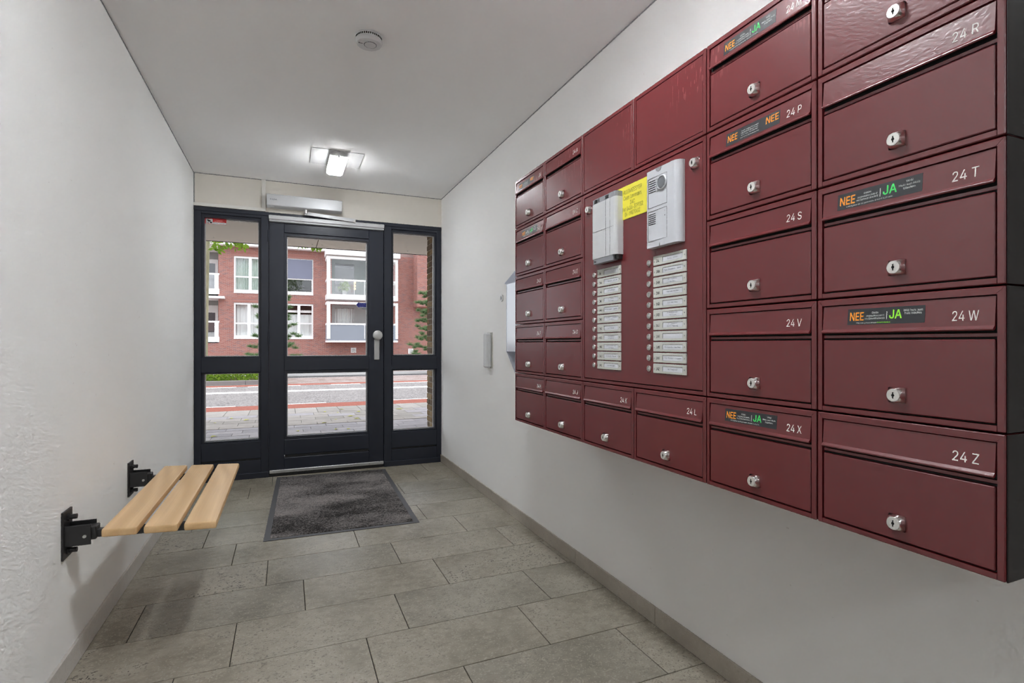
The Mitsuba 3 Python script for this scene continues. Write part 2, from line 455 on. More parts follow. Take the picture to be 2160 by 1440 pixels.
add('slide_block', box(.522, .540, 4.640, 4.662, 2.088, 2.112, .002), 'm_chrome', op)
tk = thing('cable_trunking', 'narrow white cable trunking running along the cream panel to the door operator', 'cable trunking')
add('upright', box(-.180, -.150, YE - .014, YE, 2.150, ZC - .002, .001), 'm_white_trunk', tk)
add('flat_run', box(XL + .001, -.150, YE - .016, YE, 2.1255, 2.150, .001), 'm_white_trunk', tk)

# stickers on the glass
cs = thing('camera_sticker', 'red and white camera surveillance sticker at the top of the left sidelight', 'sticker')
sy = GY - .0004
X0, X1, Z0, Z1 = -.581, -.434, 2.006, 2.049
add('sheet', box(X0, X1, sy, GY, Z0, Z1), 'm_cam_red', cs)
add('picture_panel', box(X0 + .006, X0 + .052, sy - .0003, sy, Z0 + .002, Z1 - .004), 'm_sticker_white', cs)
add('camera_symbol', cat(prism_y([(X0 + .012, 2.036), (X0 + .034, 2.033), (X0 + .044, 2.027), (X0 + .034, 2.023), (X0 + .022, 2.022)][::-1], sy - .0006, sy - .0003),
                         box(X0 + .012, X0 + .030, sy - .0006, sy - .0003, 2.0395, 2.0425), box(X0 + .018, X0 + .026, sy - .0006, sy - .0003, 2.012, 2.015),
                         prism_y([(X0 + .040 + .008 * math.cos(t), 2.016 + .006 * math.sin(t)) for t in np.linspace(0, 2 * math.pi, 14)[:-1]], sy - .0006, sy - .0003)), 'm_ink', cs)
add('bottom_band', box(X0 + .052, X1, sy - .0003, sy, Z0 + .001, Z0 + .014), 'm_sticker_white', cs)
add('lettering', cat(text('CAMERA', .0075, 'e', (X0 + .100, sy, Z1 - .018), .045, True, 'c'), text('BEWAKING', .0075, 'e', (X0 + .098, sy, Z1 - .028), .070, True, 'c')), 'm_cam_pale', cs)
add('small_print', text('24 UUR TOEZICHT', .006, 'e', (X0 + .098, sy - .0003, Z0 + .004), .08, False, 'c'), 'm_ink_grey', cs)
ar = thing('arrow_sticker', 'dark blue arrow sticker pointing left on the upper door pane', 'sticker')
def arrow(gr):
    return [(.556 - gr * 1.6, 1.4035), (.580 + gr, 1.4315 + gr * 1.8), (.580 + gr, 1.4220 + gr), (.640 + gr, 1.4220 + gr), (.640 + gr, 1.3850 - gr), (.580 + gr, 1.3850 - gr), (.580 + gr, 1.3755 - gr * 1.8)][::-1]
add('white_edge', prism_y(arrow(.0025), GY - .0004, GY), 'm_sticker_white', ar)
add('arrow', prism_y(arrow(0), GY - .0007, GY - .0004), 'm_blue', ar)
add('lettering', cat(text('AUTOMA', .0075, 'e', (.606, GY - .0007, 1.410), .054, True, 'c'), text('TISCHE', .006, 'e', (.606, GY - .0007, 1.3995), .05, False, 'c'), text('DEUR', .006, 'e', (.606, GY - .0007, 1.390), .05, False, 'c')), 'm_arrow_text', ar)
bl = add('lock_sticker', box(.602, .640, GY - .0004, GY, 1.366, 1.379), 'm_unit_grey', label='small dark grey sticker just below the blue arrow on the door pane', cat_='sticker')

# ------------------------------------------------------------------ ceiling: lamps and smoke detector
def ceiling_lamp(xc, yc, label, k=1.0):
    t = thing('ceiling_lamp', label, 'ceiling lamp', 'bulkhead lamps on the ceiling')
    add('ceiling_plate', box(xc - .172, xc + .172, yc - .165, yc + .165, ZC - .004, ZC - .0005, .001), 'm_white', t)
    hz = ZC - .004
    add('housing', tri(m3.Manifold.hull_points(np.array([(xc + sx * a, yc + sy * b, z) for sx in (-1, 1) for sy in (-1, 1) for a, b, z in ((.030, .155, hz), (.056, .178, hz - .028), (.058, .182, hz - .040))]))), 'm_white', t)
    dm = tri(m3.Manifold.hull_points(np.array([(xc + sx * a, yc + sy * b, z) for sx in (-1, 1) for sy in (-1, 1) for a, b, z in ((.0575, .1815, hz - .0402), (.0575, .1815, hz - .052), (.040, .160, hz - .072))])))
    add('diffuser', dm, 'm_lamp', t, label='glowing white diffuser', emitter={'type': 'area', 'radiance': C(LAMP * k * .965, LAMP * k, LAMP * k * 1.03)})
    for y in (yc - .1835, yc + .1835):
        add('clip', box(xc - .006, xc + .006, y - .004, y + .004, hz - .052, hz - .030, .001), 'm_unit', t)
    return t


ceiling_lamp(.3285, 3.945, 'glowing rectangular bulkhead lamp on the ceiling near the door', .62)
ceiling_lamp(.3285, 1.05, 'second bulkhead lamp on the ceiling above the camera', 1.5)
ceiling_lamp(.3285, -1.9, 'unseen bulkhead lamp added behind the camera for fill light', 1.15)  # added lamp out of view, fills walls and ceiling with light
sd = thing('smoke_detector', 'round white smoke detector on the ceiling', 'smoke detector')
sx, sy_ = .326, 2.330
prof = [(0, 0), (.0555, 0), (.0555, -.004), (.0535, -.0055), (.0535, -.016), (.0565, -.0175), (.057, -.024), (.051, -.034), (.040, -.040), (0, -.041)]
def lathe(p, n=48):
    cs_ = m3.CrossSection([[(a, b) for a, b in p]])
    if cs_.area() <= 0:
        cs_ = m3.CrossSection([[(a, b) for a, b in p][::-1]])
    return tri(m3.Manifold.revolve(cs_, n))
add('body', lathe(prof).apply_translation((sx, sy_, ZC - .0005)), 'm_white', sd, smooth=30)
sl = []
for i in range(40):
    a = 2 * math.pi * i / 40
    b_ = box(.0525, .0545, -.0022, .0022, -.0145, -.0075)
    b_.apply_transform(trimesh.transformations.rotation_matrix(a, [0, 0, 1]))
    b_.apply_translation((sx, sy_, ZC))
    sl.append(b_)
add('vent_slots', cat(*sl), 'm_ink', sd, kind='stuff')
add('button_groove', lathe([(.0235, -.0395), (.0265, -.0395), (.0265, -.0415), (.0235, -.0415)]).apply_translation((sx + .004, sy_ - .012, ZC)), 'm_groove', sd, smooth=30)
add('test_button', lathe([(0, -.038), (.0232, -.038), (.0232, -.0425), (.021, -.0435), (0, -.0435)]).apply_translation((sx + .004, sy_ - .012, ZC)), 'm_white', sd, smooth=30)
add('indicator', box(-.009, .009, -.0025, .0025, -.0415, -.038, .001).apply_translation((sx - .036, sy_ - .012, ZC)), 'm_groove', sd)

# ------------------------------------------------------------------ things on the walls
ws = thing('door_chime', 'slim white upright box on the right wall beside the mailboxes', 'wall box')
add('cover', box(XR - .040, XR - .004, 3.395, 3.475, .903, 1.143, .010), 'm_white', ws)
add('base', box(XR - .006, XR, 3.390, 3.480, .900, 1.146, .001), 'm_plate', ws)
kc = thing('key_switch', 'small round metal key switch high on the right wall', 'key switch')
add('body', cyl((XR, 3.215, 1.366), (XR - .008, 3.215, 1.366), .022, 24), 'm_alu', kc)
add('keyway', cyl((XR - .008, 3.215, 1.366), (XR - .0085, 3.215, 1.366), .012, 18), 'm_unit_grey', kc)
lh = thing('leaflet_holder', 'clear glossy leaflet holder with slanted sides on the wall behind the mailboxes', 'leaflet holder')
add('back', box(XR - .004, XR - .0005, 2.78, 3.0, .893, 1.516), 'm_foil', lh)
add('front', box(1.240, 1.2425, 2.782, 2.998, 1.022, 1.431), 'm_foil', lh)
for y in (2.78, 2.997):
    add('side', (prism_y([(1.238, 1.022), (XR - .004, .893), (XR - .004, 1.516), (1.226, 1.436), (1.238, 1.43)], y, y + .003)), 'm_foil', lh)

# ------------------------------------------------------------------ fold-down bench
be = thing('fold_down_bench', 'wall-mounted fold-down bench with three beech slats on black steel brackets', 'bench')
ZT = .488
def sag(m):
    v = np.array(m.vertices)
    v[:, 2] -= np.clip((v[:, 0] + .533) / .33, -.4, 1.2) * .015
    return trimesh.Trimesh(v, m.faces, process=False)
def slat(x0, x1, y0, y1, z0, z1, r=.006):
    pts = [(x + sx * r * math.cos(a) * math.cos(e), y + sy2 * r * math.sin(a) * math.cos(e), z + sz * r * math.sin(e)) for sx in (-1, 1) for sy2 in (-1, 1) for sz in (-1, 1)
           for x, y, z in ((x1 - r if sx > 0 else x0 + r, y1 - r if sy2 > 0 else y0 + r, z1 - r if sz > 0 else z0 + r),) for a in (0, math.pi / 4, math.pi / 2) for e in (0, math.pi / 4, math.pi / 2)]
    return tri(m3.Manifold.hull_points(np.array(pts)))
for i in range(3):
    x0 = -.533 + i * .1115
    add('slat', sag(slat(x0, x0 + .095, 2.028, 2.972, ZT - .025, ZT)), 'm_beech', be, smooth=40)
for yc in (2.13, 2.89):
    pl = add('wall_plate', box(XL, XL + .006, yc - .04, yc + .04, .383, .535, .001), 'm_black', be)
    for z in (.405, .512):
        add('bolt', cat(cyl((XL + .006, yc, z), (XL + .012, yc, z), .0125, 6), cyl((XL + .012, yc, z), (XL + .030, yc, z), .008, 14)), 'm_black', pl)
    add('hinge_bracket', cat(box(XL + .005, XL + .074, yc - .030, yc - .026, .424, .489, .001), box(XL + .005, XL + .074, yc + .026, yc + .030, .424, .489, .001), box(XL + .005, XL + .066, yc - .027, yc + .027, .428, .440, .001)), 'm_black', be)
    add('hinge_pin', cyl((XL + .058, yc - .034, .452), (XL + .058, yc + .034, .452), .005, 12), 'm_alu', be)
    add('knuckle', box(XL + .060, XL + .086, yc - .022, yc + .022, .436, .478, .003), 'm_black', be)
    add('arm', sag(box(XL + .075, -.245, yc - .0125, yc + .0125, ZT - .050, ZT - .025, .002)), 'm_black', be)

# ------------------------------------------------------------------ door mat
mt = thing('door_mat', 'grey brown worn pile door mat with dark rubber edge in front of the door', 'door mat')
quad = np.array([(-.114, 3.160), (.734, 3.137), (.775, 4.587), (-.068, 4.633)])
def onmat(u, v):
    u, v = np.asarray(u)[..., None], np.asarray(v)[..., None]
    return quad[0] * (1 - u) * (1 - v) + quad[1] * u * (1 - v) + quad[2] * u * v + quad[3] * (1 - u) * v
nu, nv = 190, 330
U, V = np.meshgrid(np.linspace(.035, .965, nu), np.linspace(.02, .98, nv), indexing='ij')
XY = onmat(U, V)
Z = .0045 + .0035 * rng.random(U.shape) + .002 * meshkit.fbm(np.dstack([XY * 14, 0 * U]), 2, 5)
edge = (U <= .0351) | (U >= .9649) | (V <= .0201) | (V >= .9799)
Z[edge] = .0015
idx = np.arange(nu * nv).reshape(nu, nv)
F = np.stack([idx[:-1, :-1], idx[1:, :-1], idx[1:, 1:], idx[:-1, 1:]], -1).reshape(-1, 4)
add('pile', (np.dstack([XY, Z]).reshape(-1, 3), F), 'm_pile', mt, kind='stuff', label='short worn grey brown pile')
bo = []
for (u0, v0), (u1, v1) in (((0, 0), (1, .022)), ((0, .978), (1, 1)), ((0, .02), (.037, .98)), ((.963, .02), (1, .98))):
    c = [onmat(a, b) for a, b in ((u0, v0), (u1, v0), (u1, v1), (u0, v1))]
    bo.append(tri(m3.Manifold.hull_points(np.array([(p[0], p[1], z) for p in c for z in (.0003, .0032)]))))
add('rubber_edge', cat(*bo), 'm_rubber', mt)

# ------------------------------------------------------------------ mailboxes
XF, BW, BH, Y0, Z0B = .963, .300, .218, .4286, .7184
DEP = XR - XF - .001


def carcass(w, h, cavity):
    g_ = .0016
    M = bx(0, DEP, g_, w - g_, g_, h - g_, b=.0014)
    M = M - bx(-.01, .045, .0112, w - .0112, cavity[0], cavity[1])
    # the mitred top corners and the seams beside the bottom rail
    for s in (0, 1):
        c = np.array([0, g_ if s == 0 else w - g_, h - g_])
        cut = box(-.001, .0008, -.02, .02, -.00025, .00025)
        cut.apply_transform(trimesh.transformations.rotation_matrix(math.pi / 4 * (-1 if s == 0 else 1), [1, 0, 0]))
        cut.apply_translation(c)
        M = M - man(cut)
        ys = .0115 if s == 0 else w - .0115
        M = M - bx(-.001, .0025, ys - .0004, ys + .0004, -.01, cavity[0] + .001)
    return tri(M)


lockM = tri(m3.Manifold.hull_points(np.array([(x, s * .0128, t * .0128) for x in (.0005, -.0035) for s in (-1, 1) for t in (-1, 1)] +
                                             [(-.0115, .0112 * math.cos(a), .0112 * math.sin(a)) for a in np.linspace(0, 2 * math.pi, 33)[:-1]])))
faceM = tri(m3.Manifold.cylinder(.0016, .0110, .0104, 32)).apply_transform(trimesh.transformations.rotation_matrix(-math.pi / 2, [0, 1, 0])).apply_translation((-.0114, 0, 0))
keyM = cat(box(-.01325, -.0128, -.0010, .0010, -.0054, .0054), cyl((-.0128, 0, 0), (-.0133, 0, 0), .0024, 14))
flapP = [(.0060, .2035), (.0032, .2033), (.0025, .2026), (-.0012, .1588), (-.0052, .1548), (-.0056, .1534), (-.0050, .1520), (-.0035, .1514), (.0005, .1535), (.0045, .1600), (.0075, .2000)]
if m3.CrossSection([flapP]).area() <= 0:
    flapP = flapP[::-1]
D = {
    'body': mikit.ply(carcass(BW, BH, (.0108, .2048)), 'm_red'),
    'inner_strip': mikit.ply(box(.0045, .02, .0116, BW - .0116, .1420, .1480, .0006), 'm_red'),
    'door': mikit.ply(box(.0004, .016, .0140, BW - .0140, .0136, .1385, .0013), 'm_red'),
    'flap': mikit.ply(prism_y(flapP, .0136, BW - .0136), 'm_red'),
    'lock': mikit.ply(lockM, 'm_chrome', smooth=20),
    'face': mikit.ply(faceM, 'm_lockface', smooth=20),
    'keyhole': mikit.ply(keyM, 'm_ink'),
    'gap_liner': mikit.ply(box(.0075, .044, .0113, BW - .0113, .0109, .2047), 'm_ink'),  # added black sheet paints the shade inside the gaps
    'side_panel': mikit.ply(box(.0025, DEP, -.0006, .0014, .0014, BH - .0014, .0004), 'm_end_shade'),  # added thin plate that carries the painted shade of the end
    'blank_panel': mikit.ply(box(.0004, .016, .0128, BW - .0128, .0124, .2034, .0009), 'm_red'),
}
TILT = (.0025 + .0012) / (.2026 - .1588)                        # how far the flap leans out per metre downwards


def flapx(z):
    return .0025 - TILT * (.2026 - z)


def lock(parent, x, y, z):
    l = add('lock', at(D['lock'], x, y, z), None, parent, label='chrome cam lock')
    add('face', at(D['face'], x, y, z), None, l)
    add('keyhole', at(D['keyhole'], x, y, z), None, l)


def sticker(parent, ox, oy, oz, yl, yr, zb, zt, kind):
    L, H = yl - yr, zt - zb
    def sx_(z):
        return ox + flapx(z)
    pts = np.array([(flapx(z) - d, y, z) for z in (zb, zt) for y in (yl, yr) for d in (0, .0004)]) + (ox, oy, oz)
    s = add('sticker', tri(m3.Manifold.hull_points(pts)), 'm_sticker', parent, label={'JA': 'black sticker reading NEE and JA', 'NEE': 'black sticker reading NEE twice', 'LIME': 'black sticker reading NEE and JA in lime green'}[kind])
    def tx(st, u, v, h, wd, bold=False):
        z = zb + v * H
        return text(st, h * H, 'w', (ox + flapx(z) - .0004, oy + yl - u * L, oz + z), wd * L, bold, 'c', .0003, TILT)
    add('nee_lettering', cat(*([tx('NEE', .127, .27, .50, .205, True)] + ([tx('NEE', .865, .36, .48, .23, True)] if kind == 'NEE' else []))), 'm_orange', s)
    if kind == 'NEE':
        add('white_print', cat(tx('Géén ongeadresseerd', .46, .66, .11, .32), tx('reclamedrukwerk en', .46, .50, .11, .32), tx('huis-aan-huisbladen', .46, .34, .11, .32), tx('verkrijgbaar bij de gemeente', .46, .16, .08, .36)), 'm_sticker_white', s)
    else:
        bar = np.array([(flapx(z) - d, yl - u * L, z) for z in (zb + .27 * H, zb + .76 * H) for u in (.532, .541) for d in (.0004, .0007)]) + (ox, oy, oz)
        right = [tx('Wél huis aan', .858, .70, .13, .23), tx('huis bladen', .858, .53, .13, .20)] if kind == 'LIME' else [tx('Wél', .865, .72, .12, .08), tx('Huis aan Huis', .862, .53, .12, .23), tx('bladen', .862, .34, .12, .13)]
        low = tx('Kies voor groene energie', .27, .07, .08, .28) if kind == 'LIME' else tx('verkrijgbaar bij de gemeente of bel € 0,25 p/m', .40, .09, .08, .56)
        add('white_print', cat(tx('Géén', .38, .66, .12, .09), tx('ongeadresseerd', .38, .48, .12, .24), tx('reclamedrukwerk', .38, .31, .12, .27), tri(m3.Manifold.hull_points(bar)), *right, low), 'm_sticker_white', s)
        add('ja_lettering', cat(*([tx('JA', .645, .32, .50, .165, True)] + ([tx('Greenchoice', .50, .07, .08, .17)] if kind == 'LIME' else []))), 'm_lime' if kind == 'LIME' else 'm_green', s)


GROUP = 'red mailboxes of the wall unit'
cols = {5: ['24 Z', '24 W', '24 T', '24 R', '24 N'], 4: ['24 X', '24 V', '24 S', '24 P', '24 M'], 3: ['24 L'], 2: ['24 K'], 1: ['24 J', '24 G', '24 E', '24 C', '24 A'], 0: ['24 H', '24 F', '24 D', '24 B', '24']}
colname = {5: 'in the nearest column', 4: 'beside the bell panel', 3: 'below the bell panel on its right', 2: 'below the bell panel on its left', 1: 'left of the bell panel', 0: 'in the farthest column'}
rown = ['lowest', 'second lowest', 'middle', 'second highest', 'highest']
ST = {'24 W': (.2374, .1074, .1665, .1955, 'LIME'), '24 T': (.257, .111, .165, .195, 'JA'), '24 X': (.238, .093, .167, .196, 'JA'), '24 P': (.234, .085, .163, .193, 'NEE'),
      '24 M': (.242, .095, .165, .195, 'JA'), '24': (.256, .100, .165, .192, 'NEE'), '24 B': (.225, .070, .165, .195, 'JA')}
stl = {'LIME': ', lime NEE JA sticker', 'JA': ', NEE JA sticker', 'NEE': ', NEE NEE sticker'}
for ci, names in cols.items():
    oy_ = Y0 + (5 - ci) * BW
    for ri, nm in enumerate(names):
        oz = Z0B + ri * BH
        lab = f'red steel mailbox marked {nm}, ' + (rown[ri] + ' ' if len(names) > 1 else '') + colname[ci] + (stl[ST[nm][4]] if nm in ST else '')
        if nm == '24':
            lab = 'dark red steel mailbox marked only 24 with a NEE NEE sticker, top of the farthest column'
        if nm == '24 N':
            lab = 'dark red steel mailbox cut off by the upper picture edge, above the box marked 24 R'
        b = thing('mailbox', lab, 'mailbox', GROUP)
        add('body', at(D['body'], XF, oy_, oz), None, b)
        add('gap_liner', at(D['gap_liner'], XF, oy_, oz), None, b)
        add('inner_strip', at(D['inner_strip'], XF, oy_, oz), None, b)
        fl = add('flap', at(D['flap'], XF, oy_, oz), None, b)
        z = .1672
        add('number', text(nm, .0156, 'w', (XF + flapx(z), oy_ + .0335, oz + z), .0365 if len(nm) > 2 else .019, False, 'r', .0004, TILT), 'm_lettering', fl, label='pale painted house number')
        add('door', at(D['door'], XF, oy_, oz), None, b)
        lock(b, XF + .0006, oy_ + .150, oz + .044)
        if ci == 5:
            add('side_panel', at(D['side_panel'], XF, oy_, oz), None, b, label='added end panel with shade put into its near-black colour')
        if nm in ST:
            a_, b_, c_, d_, kd = ST[nm]
            sticker(b, XF, oy_, oz, a_, b_, c_, d_, kd)
for ci, lab in ((3, 'plain dark red blank steel panel above the right half of the bell panel'), (2, 'plain dark red blank steel panel above the left half of the bell panel')):
    oy_, oz = Y0 + (5 - ci) * BW, Z0B + 4 * BH
    b = thing('blank_unit', lab, 'blank panel')
    if 'blank_body' not in D:
        D['blank_body'] = mikit.ply(carcass(BW, BH, (.0108, .2048)), 'm_red')
    add('body', at(D['blank_body'], XF, oy_, oz), None, b)
    add('gap_liner', at(D['gap_liner'], XF, oy_, oz), None, b)
    add('panel', at(D['blank_panel'], XF, oy_, oz), None, b)

# ------------------------------------------------------------------ bell panel
ip = thing('bell_panel', 'large dark red steel bell panel with name plates and call buttons amid the mailboxes', 'bell panel')
PY0, PZ0, PW, PH = Y0 + 2 * BW, Z0B + BH, 2 * BW, 3 * BH
body = carcass(PW, PH, (.0112, PH - .0125))
add('body', at(mikit.ply(body, 'm_red'), XF, PY0, PZ0), None, ip)
XP = XF + .0008
add('front_plate', box(XP, XP + .016, PY0 + .0138, PY0 + PW - .0138, PZ0 + .0138, PZ0 + PH - .0150, .0009), 'm_red', ip)
add('gap_liner', box(XF + .0075, XF + .044, PY0 + .0113, PY0 + PW - .0113, PZ0 + .0113, PZ0 + PH - .0126), 'm_ink', ip)  # black sheet painting the shade in the gap round the plate
lock(ip, XP, 1.581, 1.529)
lock(ip, XP, 1.066, 1.530)
PT = .0042
plM = bx(-PT, .0002, -.135, 0, -.0268, 0, b=.0008) - bx(-PT - .01, -PT + .0016, -.1225, -.0405, -.0208, -.0062)
plD = mikit.ply(tri(plM), 'm_plate')
slD = mikit.ply(box(-PT + .0002, -PT + .0012, -.1215, -.0425, -.0205, -.0080), 'm_slip')
shD = mikit.ply(cat(box(-PT + .0004, -PT + .00155, -.0415, -.0405, -.0205, -.0065), box(-PT + .0004, -PT + .00155, -.1215, -.0405, -.0068, -.0062)), 'm_groove')  # dark strips left and top paint the shade of the slip recess
scD = mikit.ply(cat(cyl((-PT, -.0055, -.0155), (-PT - .0006, -.0055, -.0155), .0017, 10), cyl((-PT, -.1295, -.0135), (-PT - .0006, -.1295, -.0135), .0017, 10)), 'm_unit_grey')
btD = mikit.ply(lathe([(.0058, 0), (.0088, 0), (.0088, .003), (.0080, .0042), (.0062, .0042), (.0058, .003)], 28).apply_transform(trimesh.transformations.rotation_matrix(-math.pi / 2, [0, 1, 0])), 'm_chrome', smooth=25)
btC = mikit.ply(lathe([(0, 0), (.0050, 0), (.0050, .0030), (.0040, .0036), (0, .0038)], 20).apply_transform(trimesh.transformations.rotation_matrix(-math.pi / 2, [0, 1, 0])), 'm_alu', smooth=25)
btK = mikit.ply(cyl((0, 0, 0), (-.0006, 0, 0), .0060, 20), 'm_ink')
left = [('24', ''), ('24A', 'F. v. Kessel - Visser'), ('24B', 'C.M. Hoffmans'), ('24C', 'B. Timmers|en Kuster'), ('24D', 'W. Schoenen - Jacobs'), ('24E', 'A. Brands - Kuyten|v. d. Wijst'), ('24F', 'J.J. Heeren'), ('24G', 'P. Kuijpers|en Martens'), ('24H', 'A.W. van Gameren|R. Vugts'), ('24J', 'F. van den Broek'), ('24K', 'Joris Knippels')]
right = [('24L', 'L.v.d. Swets'), ('24M', 'Fam. Swenkers - Maas'), ('24N', 'D. Frenken|en Vos'), ('24P', 'Ton van Hulten'), ('24R', 'R.J. van Vee'), ('24S', 'H. Kammeraad-|de Bruyn'), ('24T', 'H. Hermsen|en C. Nijburg'), ('24V', ''), ('24W', 'M. Hermans-Zwartens'), ('24X', 'F.A. Rosier - Luyten'), ('24Z', 'A&T Jogtveld')]
for colm, yl, ybt, ztop in ((left, 1.5270, 1.5490, 1.3150), (right, 1.2320, 1.2535, 1.3155)):
    for i, (no, who) in enumerate(colm):
        zz = ztop - i * .03032
        p = add('name_plate', at(plD, XP, yl, zz), None, ip, label=f'light grey name plate numbered {no}')
        add('name_slip', at(slD, XP, yl, zz), None, p)
        add('slip_edge', at(shD, XP, yl, zz), None, p)
        add('screws', at(scD, XP, yl, zz), None, p)
        add('number', text(no, .0078, 'w', (XP - PT, yl - .0135, zz - .0185), .0075 * len(no) * .66, False), 'm_ink', p)
        if who:
            ln = who.split('|')
            xs_ = XP - PT + .0002
            add('name', cat(*[text(s, .0046 if len(ln) == 1 else .0038, 'w', (xs_, yl - .082, zz - (.0160 if len(ln) == 1 else (.0122, .0185)[j])), min(.070, .0034 * len(s)), False, 'c', .0002) for j, s in enumerate(ln)]), 'm_ink_grey', p)
        q = add('call_button', at(btD, XP, ybt, zz - .0150), None, ip, label='small round chrome call button')
        add('well', at(btK, XP, ybt, zz - .0150), None, q)
        add('centre', at(btC, XP, ybt, zz - .0150), None, q)

# yellow sign
ys = thing('yellow_notice', 'yellow paper notice with the caretaker details between the two intercom units', 'sign')
add('sheet', box(XP - .0022, XP - .0002, 1.2630, 1.4125, 1.4515, 1.5530), 'm_yellow', ys)
yc = (1.2630 + 1.4125) / 2 - .004
add('lettering', cat(*[text(s, h, 'w', (XP - .0022, yc, z), wd, False, 'c', .0002) for s, h, z, wd in (('HUISMEESTER', .0125, 1.5275, .094), ('Cees Lommers', .0125, 1.5098, .090), ('24C', .0125, 1.4920, .024), ('Tel: 0416-339352', .0125, 1.4755, .105), ('06-19670432', .0125, 1.4590, .078))]), 'm_sign_ink', ys)

# old intercom unit (left) and video door station (right)
ou = thing('intercom_unit', 'light grey old intercom unit with dark caps left of the yellow notice', 'intercom')
def rprofile(y0, y1, x0, x1, r):
    """Outline in (x, y): front at x0, with the corner towards the camera (low y) rounded."""
    p = [(x1, y1), (x1, y0)] + [(x0 + r - r * math.sin(a), y0 + r - r * math.cos(a)) for a in np.linspace(0, math.pi / 2, 9)] + [(x0 + .0015, y1 - .0001), (x0 + .003, y1)]
    return p
def prism_z(poly, z0, z1):
    cs_ = m3.CrossSection([[tuple(map(float, q)) for q in poly]])
    if cs_.area() <= 0:
        cs_ = m3.CrossSection([[tuple(map(float, q)) for q in poly][::-1]])
    return tri(cs_.extrude(z1 - z0)).apply_translation((0, 0, z0))
ua, ub, u0 = 1.3830, 1.5185, .935
add('body', prism_z(rprofile(ua, ub, u0, XP, .012), 1.3465, 1.5265), 'm_unit', ou, smooth=30)
add('top_cap', prism_z(rprofile(ua + .001, ub, u0 + .0015, XP, .012), 1.5265, 1.5430), 'm_unit_grey', ou, smooth=30)
add('bottom_cap', prism_z(rprofile(ua + .018, ub - .004, u0 + .0012, XP - .008, .004), 1.3300, 1.3465), 'm_unit_grey', ou)
add('base', prism_z(rprofile(ua + .004, ub - .002, u0 + .010, XP, .006), 1.3330, 1.3465), 'm_black', ou)
add('grooves', cat(box(u0 - .0002, u0 + .001, ua + .055 - .0004, ua + .055 + .0004, 1.3466, 1.5264), box(u0 - .0002, u0 + .001, ua + .030 - .0004, ua + .030 + .0004, 1.3466, 1.5264), box(u0 - .0002, u0 + .001, ua + .014, ub - .002, 1.4345, 1.4352)), 'm_groove', ou)
add('slots', cat(*[box(u0 + .0008, u0 + .003, a, b, z, z + .0016) for a, b in ((ub - .030, ub - .011), (ub - .095, ub - .076)) for z in (1.5302, 1.5340, 1.5378)], box(u0 + .0008, u0 + .003, ub - .0385, ub - .0372, 1.5300, 1.5410)), 'm_ink', ou)
add('lettering', text('elro', .006, 'w', (u0 + .0012, ub - .010, 1.3350), .013, True, 'l', .0002), 'm_ink', ou, label='tiny dark lettering on the lower cap')
va, vb, v0 = 1.1055, 1.2375, .941
vd = thing('video_door_station', 'white video door station with round camera lens at the right of the yellow notice', 'intercom')
add('body', prism_z(rprofile(va, vb, v0, XP, .020), 1.3370, 1.5530), 'm_unit2', vd, smooth=30)
def line(y0_, y1_, z0_, z1_):
    return box(v0 - .0003, v0 + .001, y0_, y1_, z0_, z1_)
gl = []
for zb_, zt_ in ((1.4480, 1.5310), (1.3550, 1.4385)):
    gl += [line(1.1500, 1.2310, zt_ - .0007, zt_), line(1.1500, 1.2310, zb_, zb_ + .0005), line(1.2305, 1.2310, zb_, zt_), line(1.1500, 1.1505, zb_, zt_)]
add('module_seams', cat(*gl), 'm_groove', vd)
add('speaker_slits', cat(*[line(1.1985, 1.2270, z, z + .0011) for z in 1.4905 + np.arange(6) * .0062], *[line(1.1985, 1.2270, z, z + .0011) for z in 1.4010 + np.arange(6) * .0056]), 'm_ink', vd)
lz, ly = 1.5075, 1.1690
add('lens_ring', lathe([(.0165, 0), (.0205, 0), (.0205, .003), (.0185, .0045), (.0165, .004)], 40).apply_transform(trimesh.transformations.rotation_matrix(-math.pi / 2, [0, 1, 0])).apply_translation((v0, ly, lz)), 'm_unit2', vd, smooth=30)
add('lens', lathe([(0, 0), (.0165, 0), (.0162, .002), (.012, .0034), (0, .0042)], 40).apply_transform(trimesh.transformations.rotation_matrix(-math.pi / 2, [0, 1, 0])).apply_translation((v0, ly, lz)), 'm_lens', vd, smooth=30)
add('light_dots', cat(*[box(v0 - .0008, v0 + .0005, ly + .0245 * math.cos(a) - .0018, ly + .0245 * math.cos(a) + .0018, lz + .0245 * math.sin(a) - .0028, lz + .0245 * math.sin(a) + .0028, .0004) for a in np.linspace(-.75, .55, 5)]), 'm_unit_grey', vd)
add('indicator', cat(cyl((v0, 1.1590, 1.4290), (v0 - .0004, 1.1590, 1.4290), .0010, 8), cyl((v0, 1.1590, 1.4165), (v0 - .0004, 1.1590, 1.4165), .0014, 8)), 'm_ink', vd)
add('latch', cat(prism_x([(1.1850 + .012 * math.cos(a), 1.5530 + .011 * math.sin(a)) for a in np.linspace(math.pi, 2 * math.pi, 12)], v0 - .0006, v0 + .0005), prism_x([(1.1815, 1.3372), (1.1790, 1.3372), (1.1800, 1.3450)][::-1], v0 - .0008, v0 + .0005)), 'm_groove', vd)

# ------------------------------------------------------------------ outdoors: pavement and road
GZ = -.03
def band(nm, y0, y1, mat, label, z=GZ, x0=-40, x1=40, d=.2):
    return add(nm, box(x0, x1, y0, y1, z - d, z), mat, label=label, kind='structure')


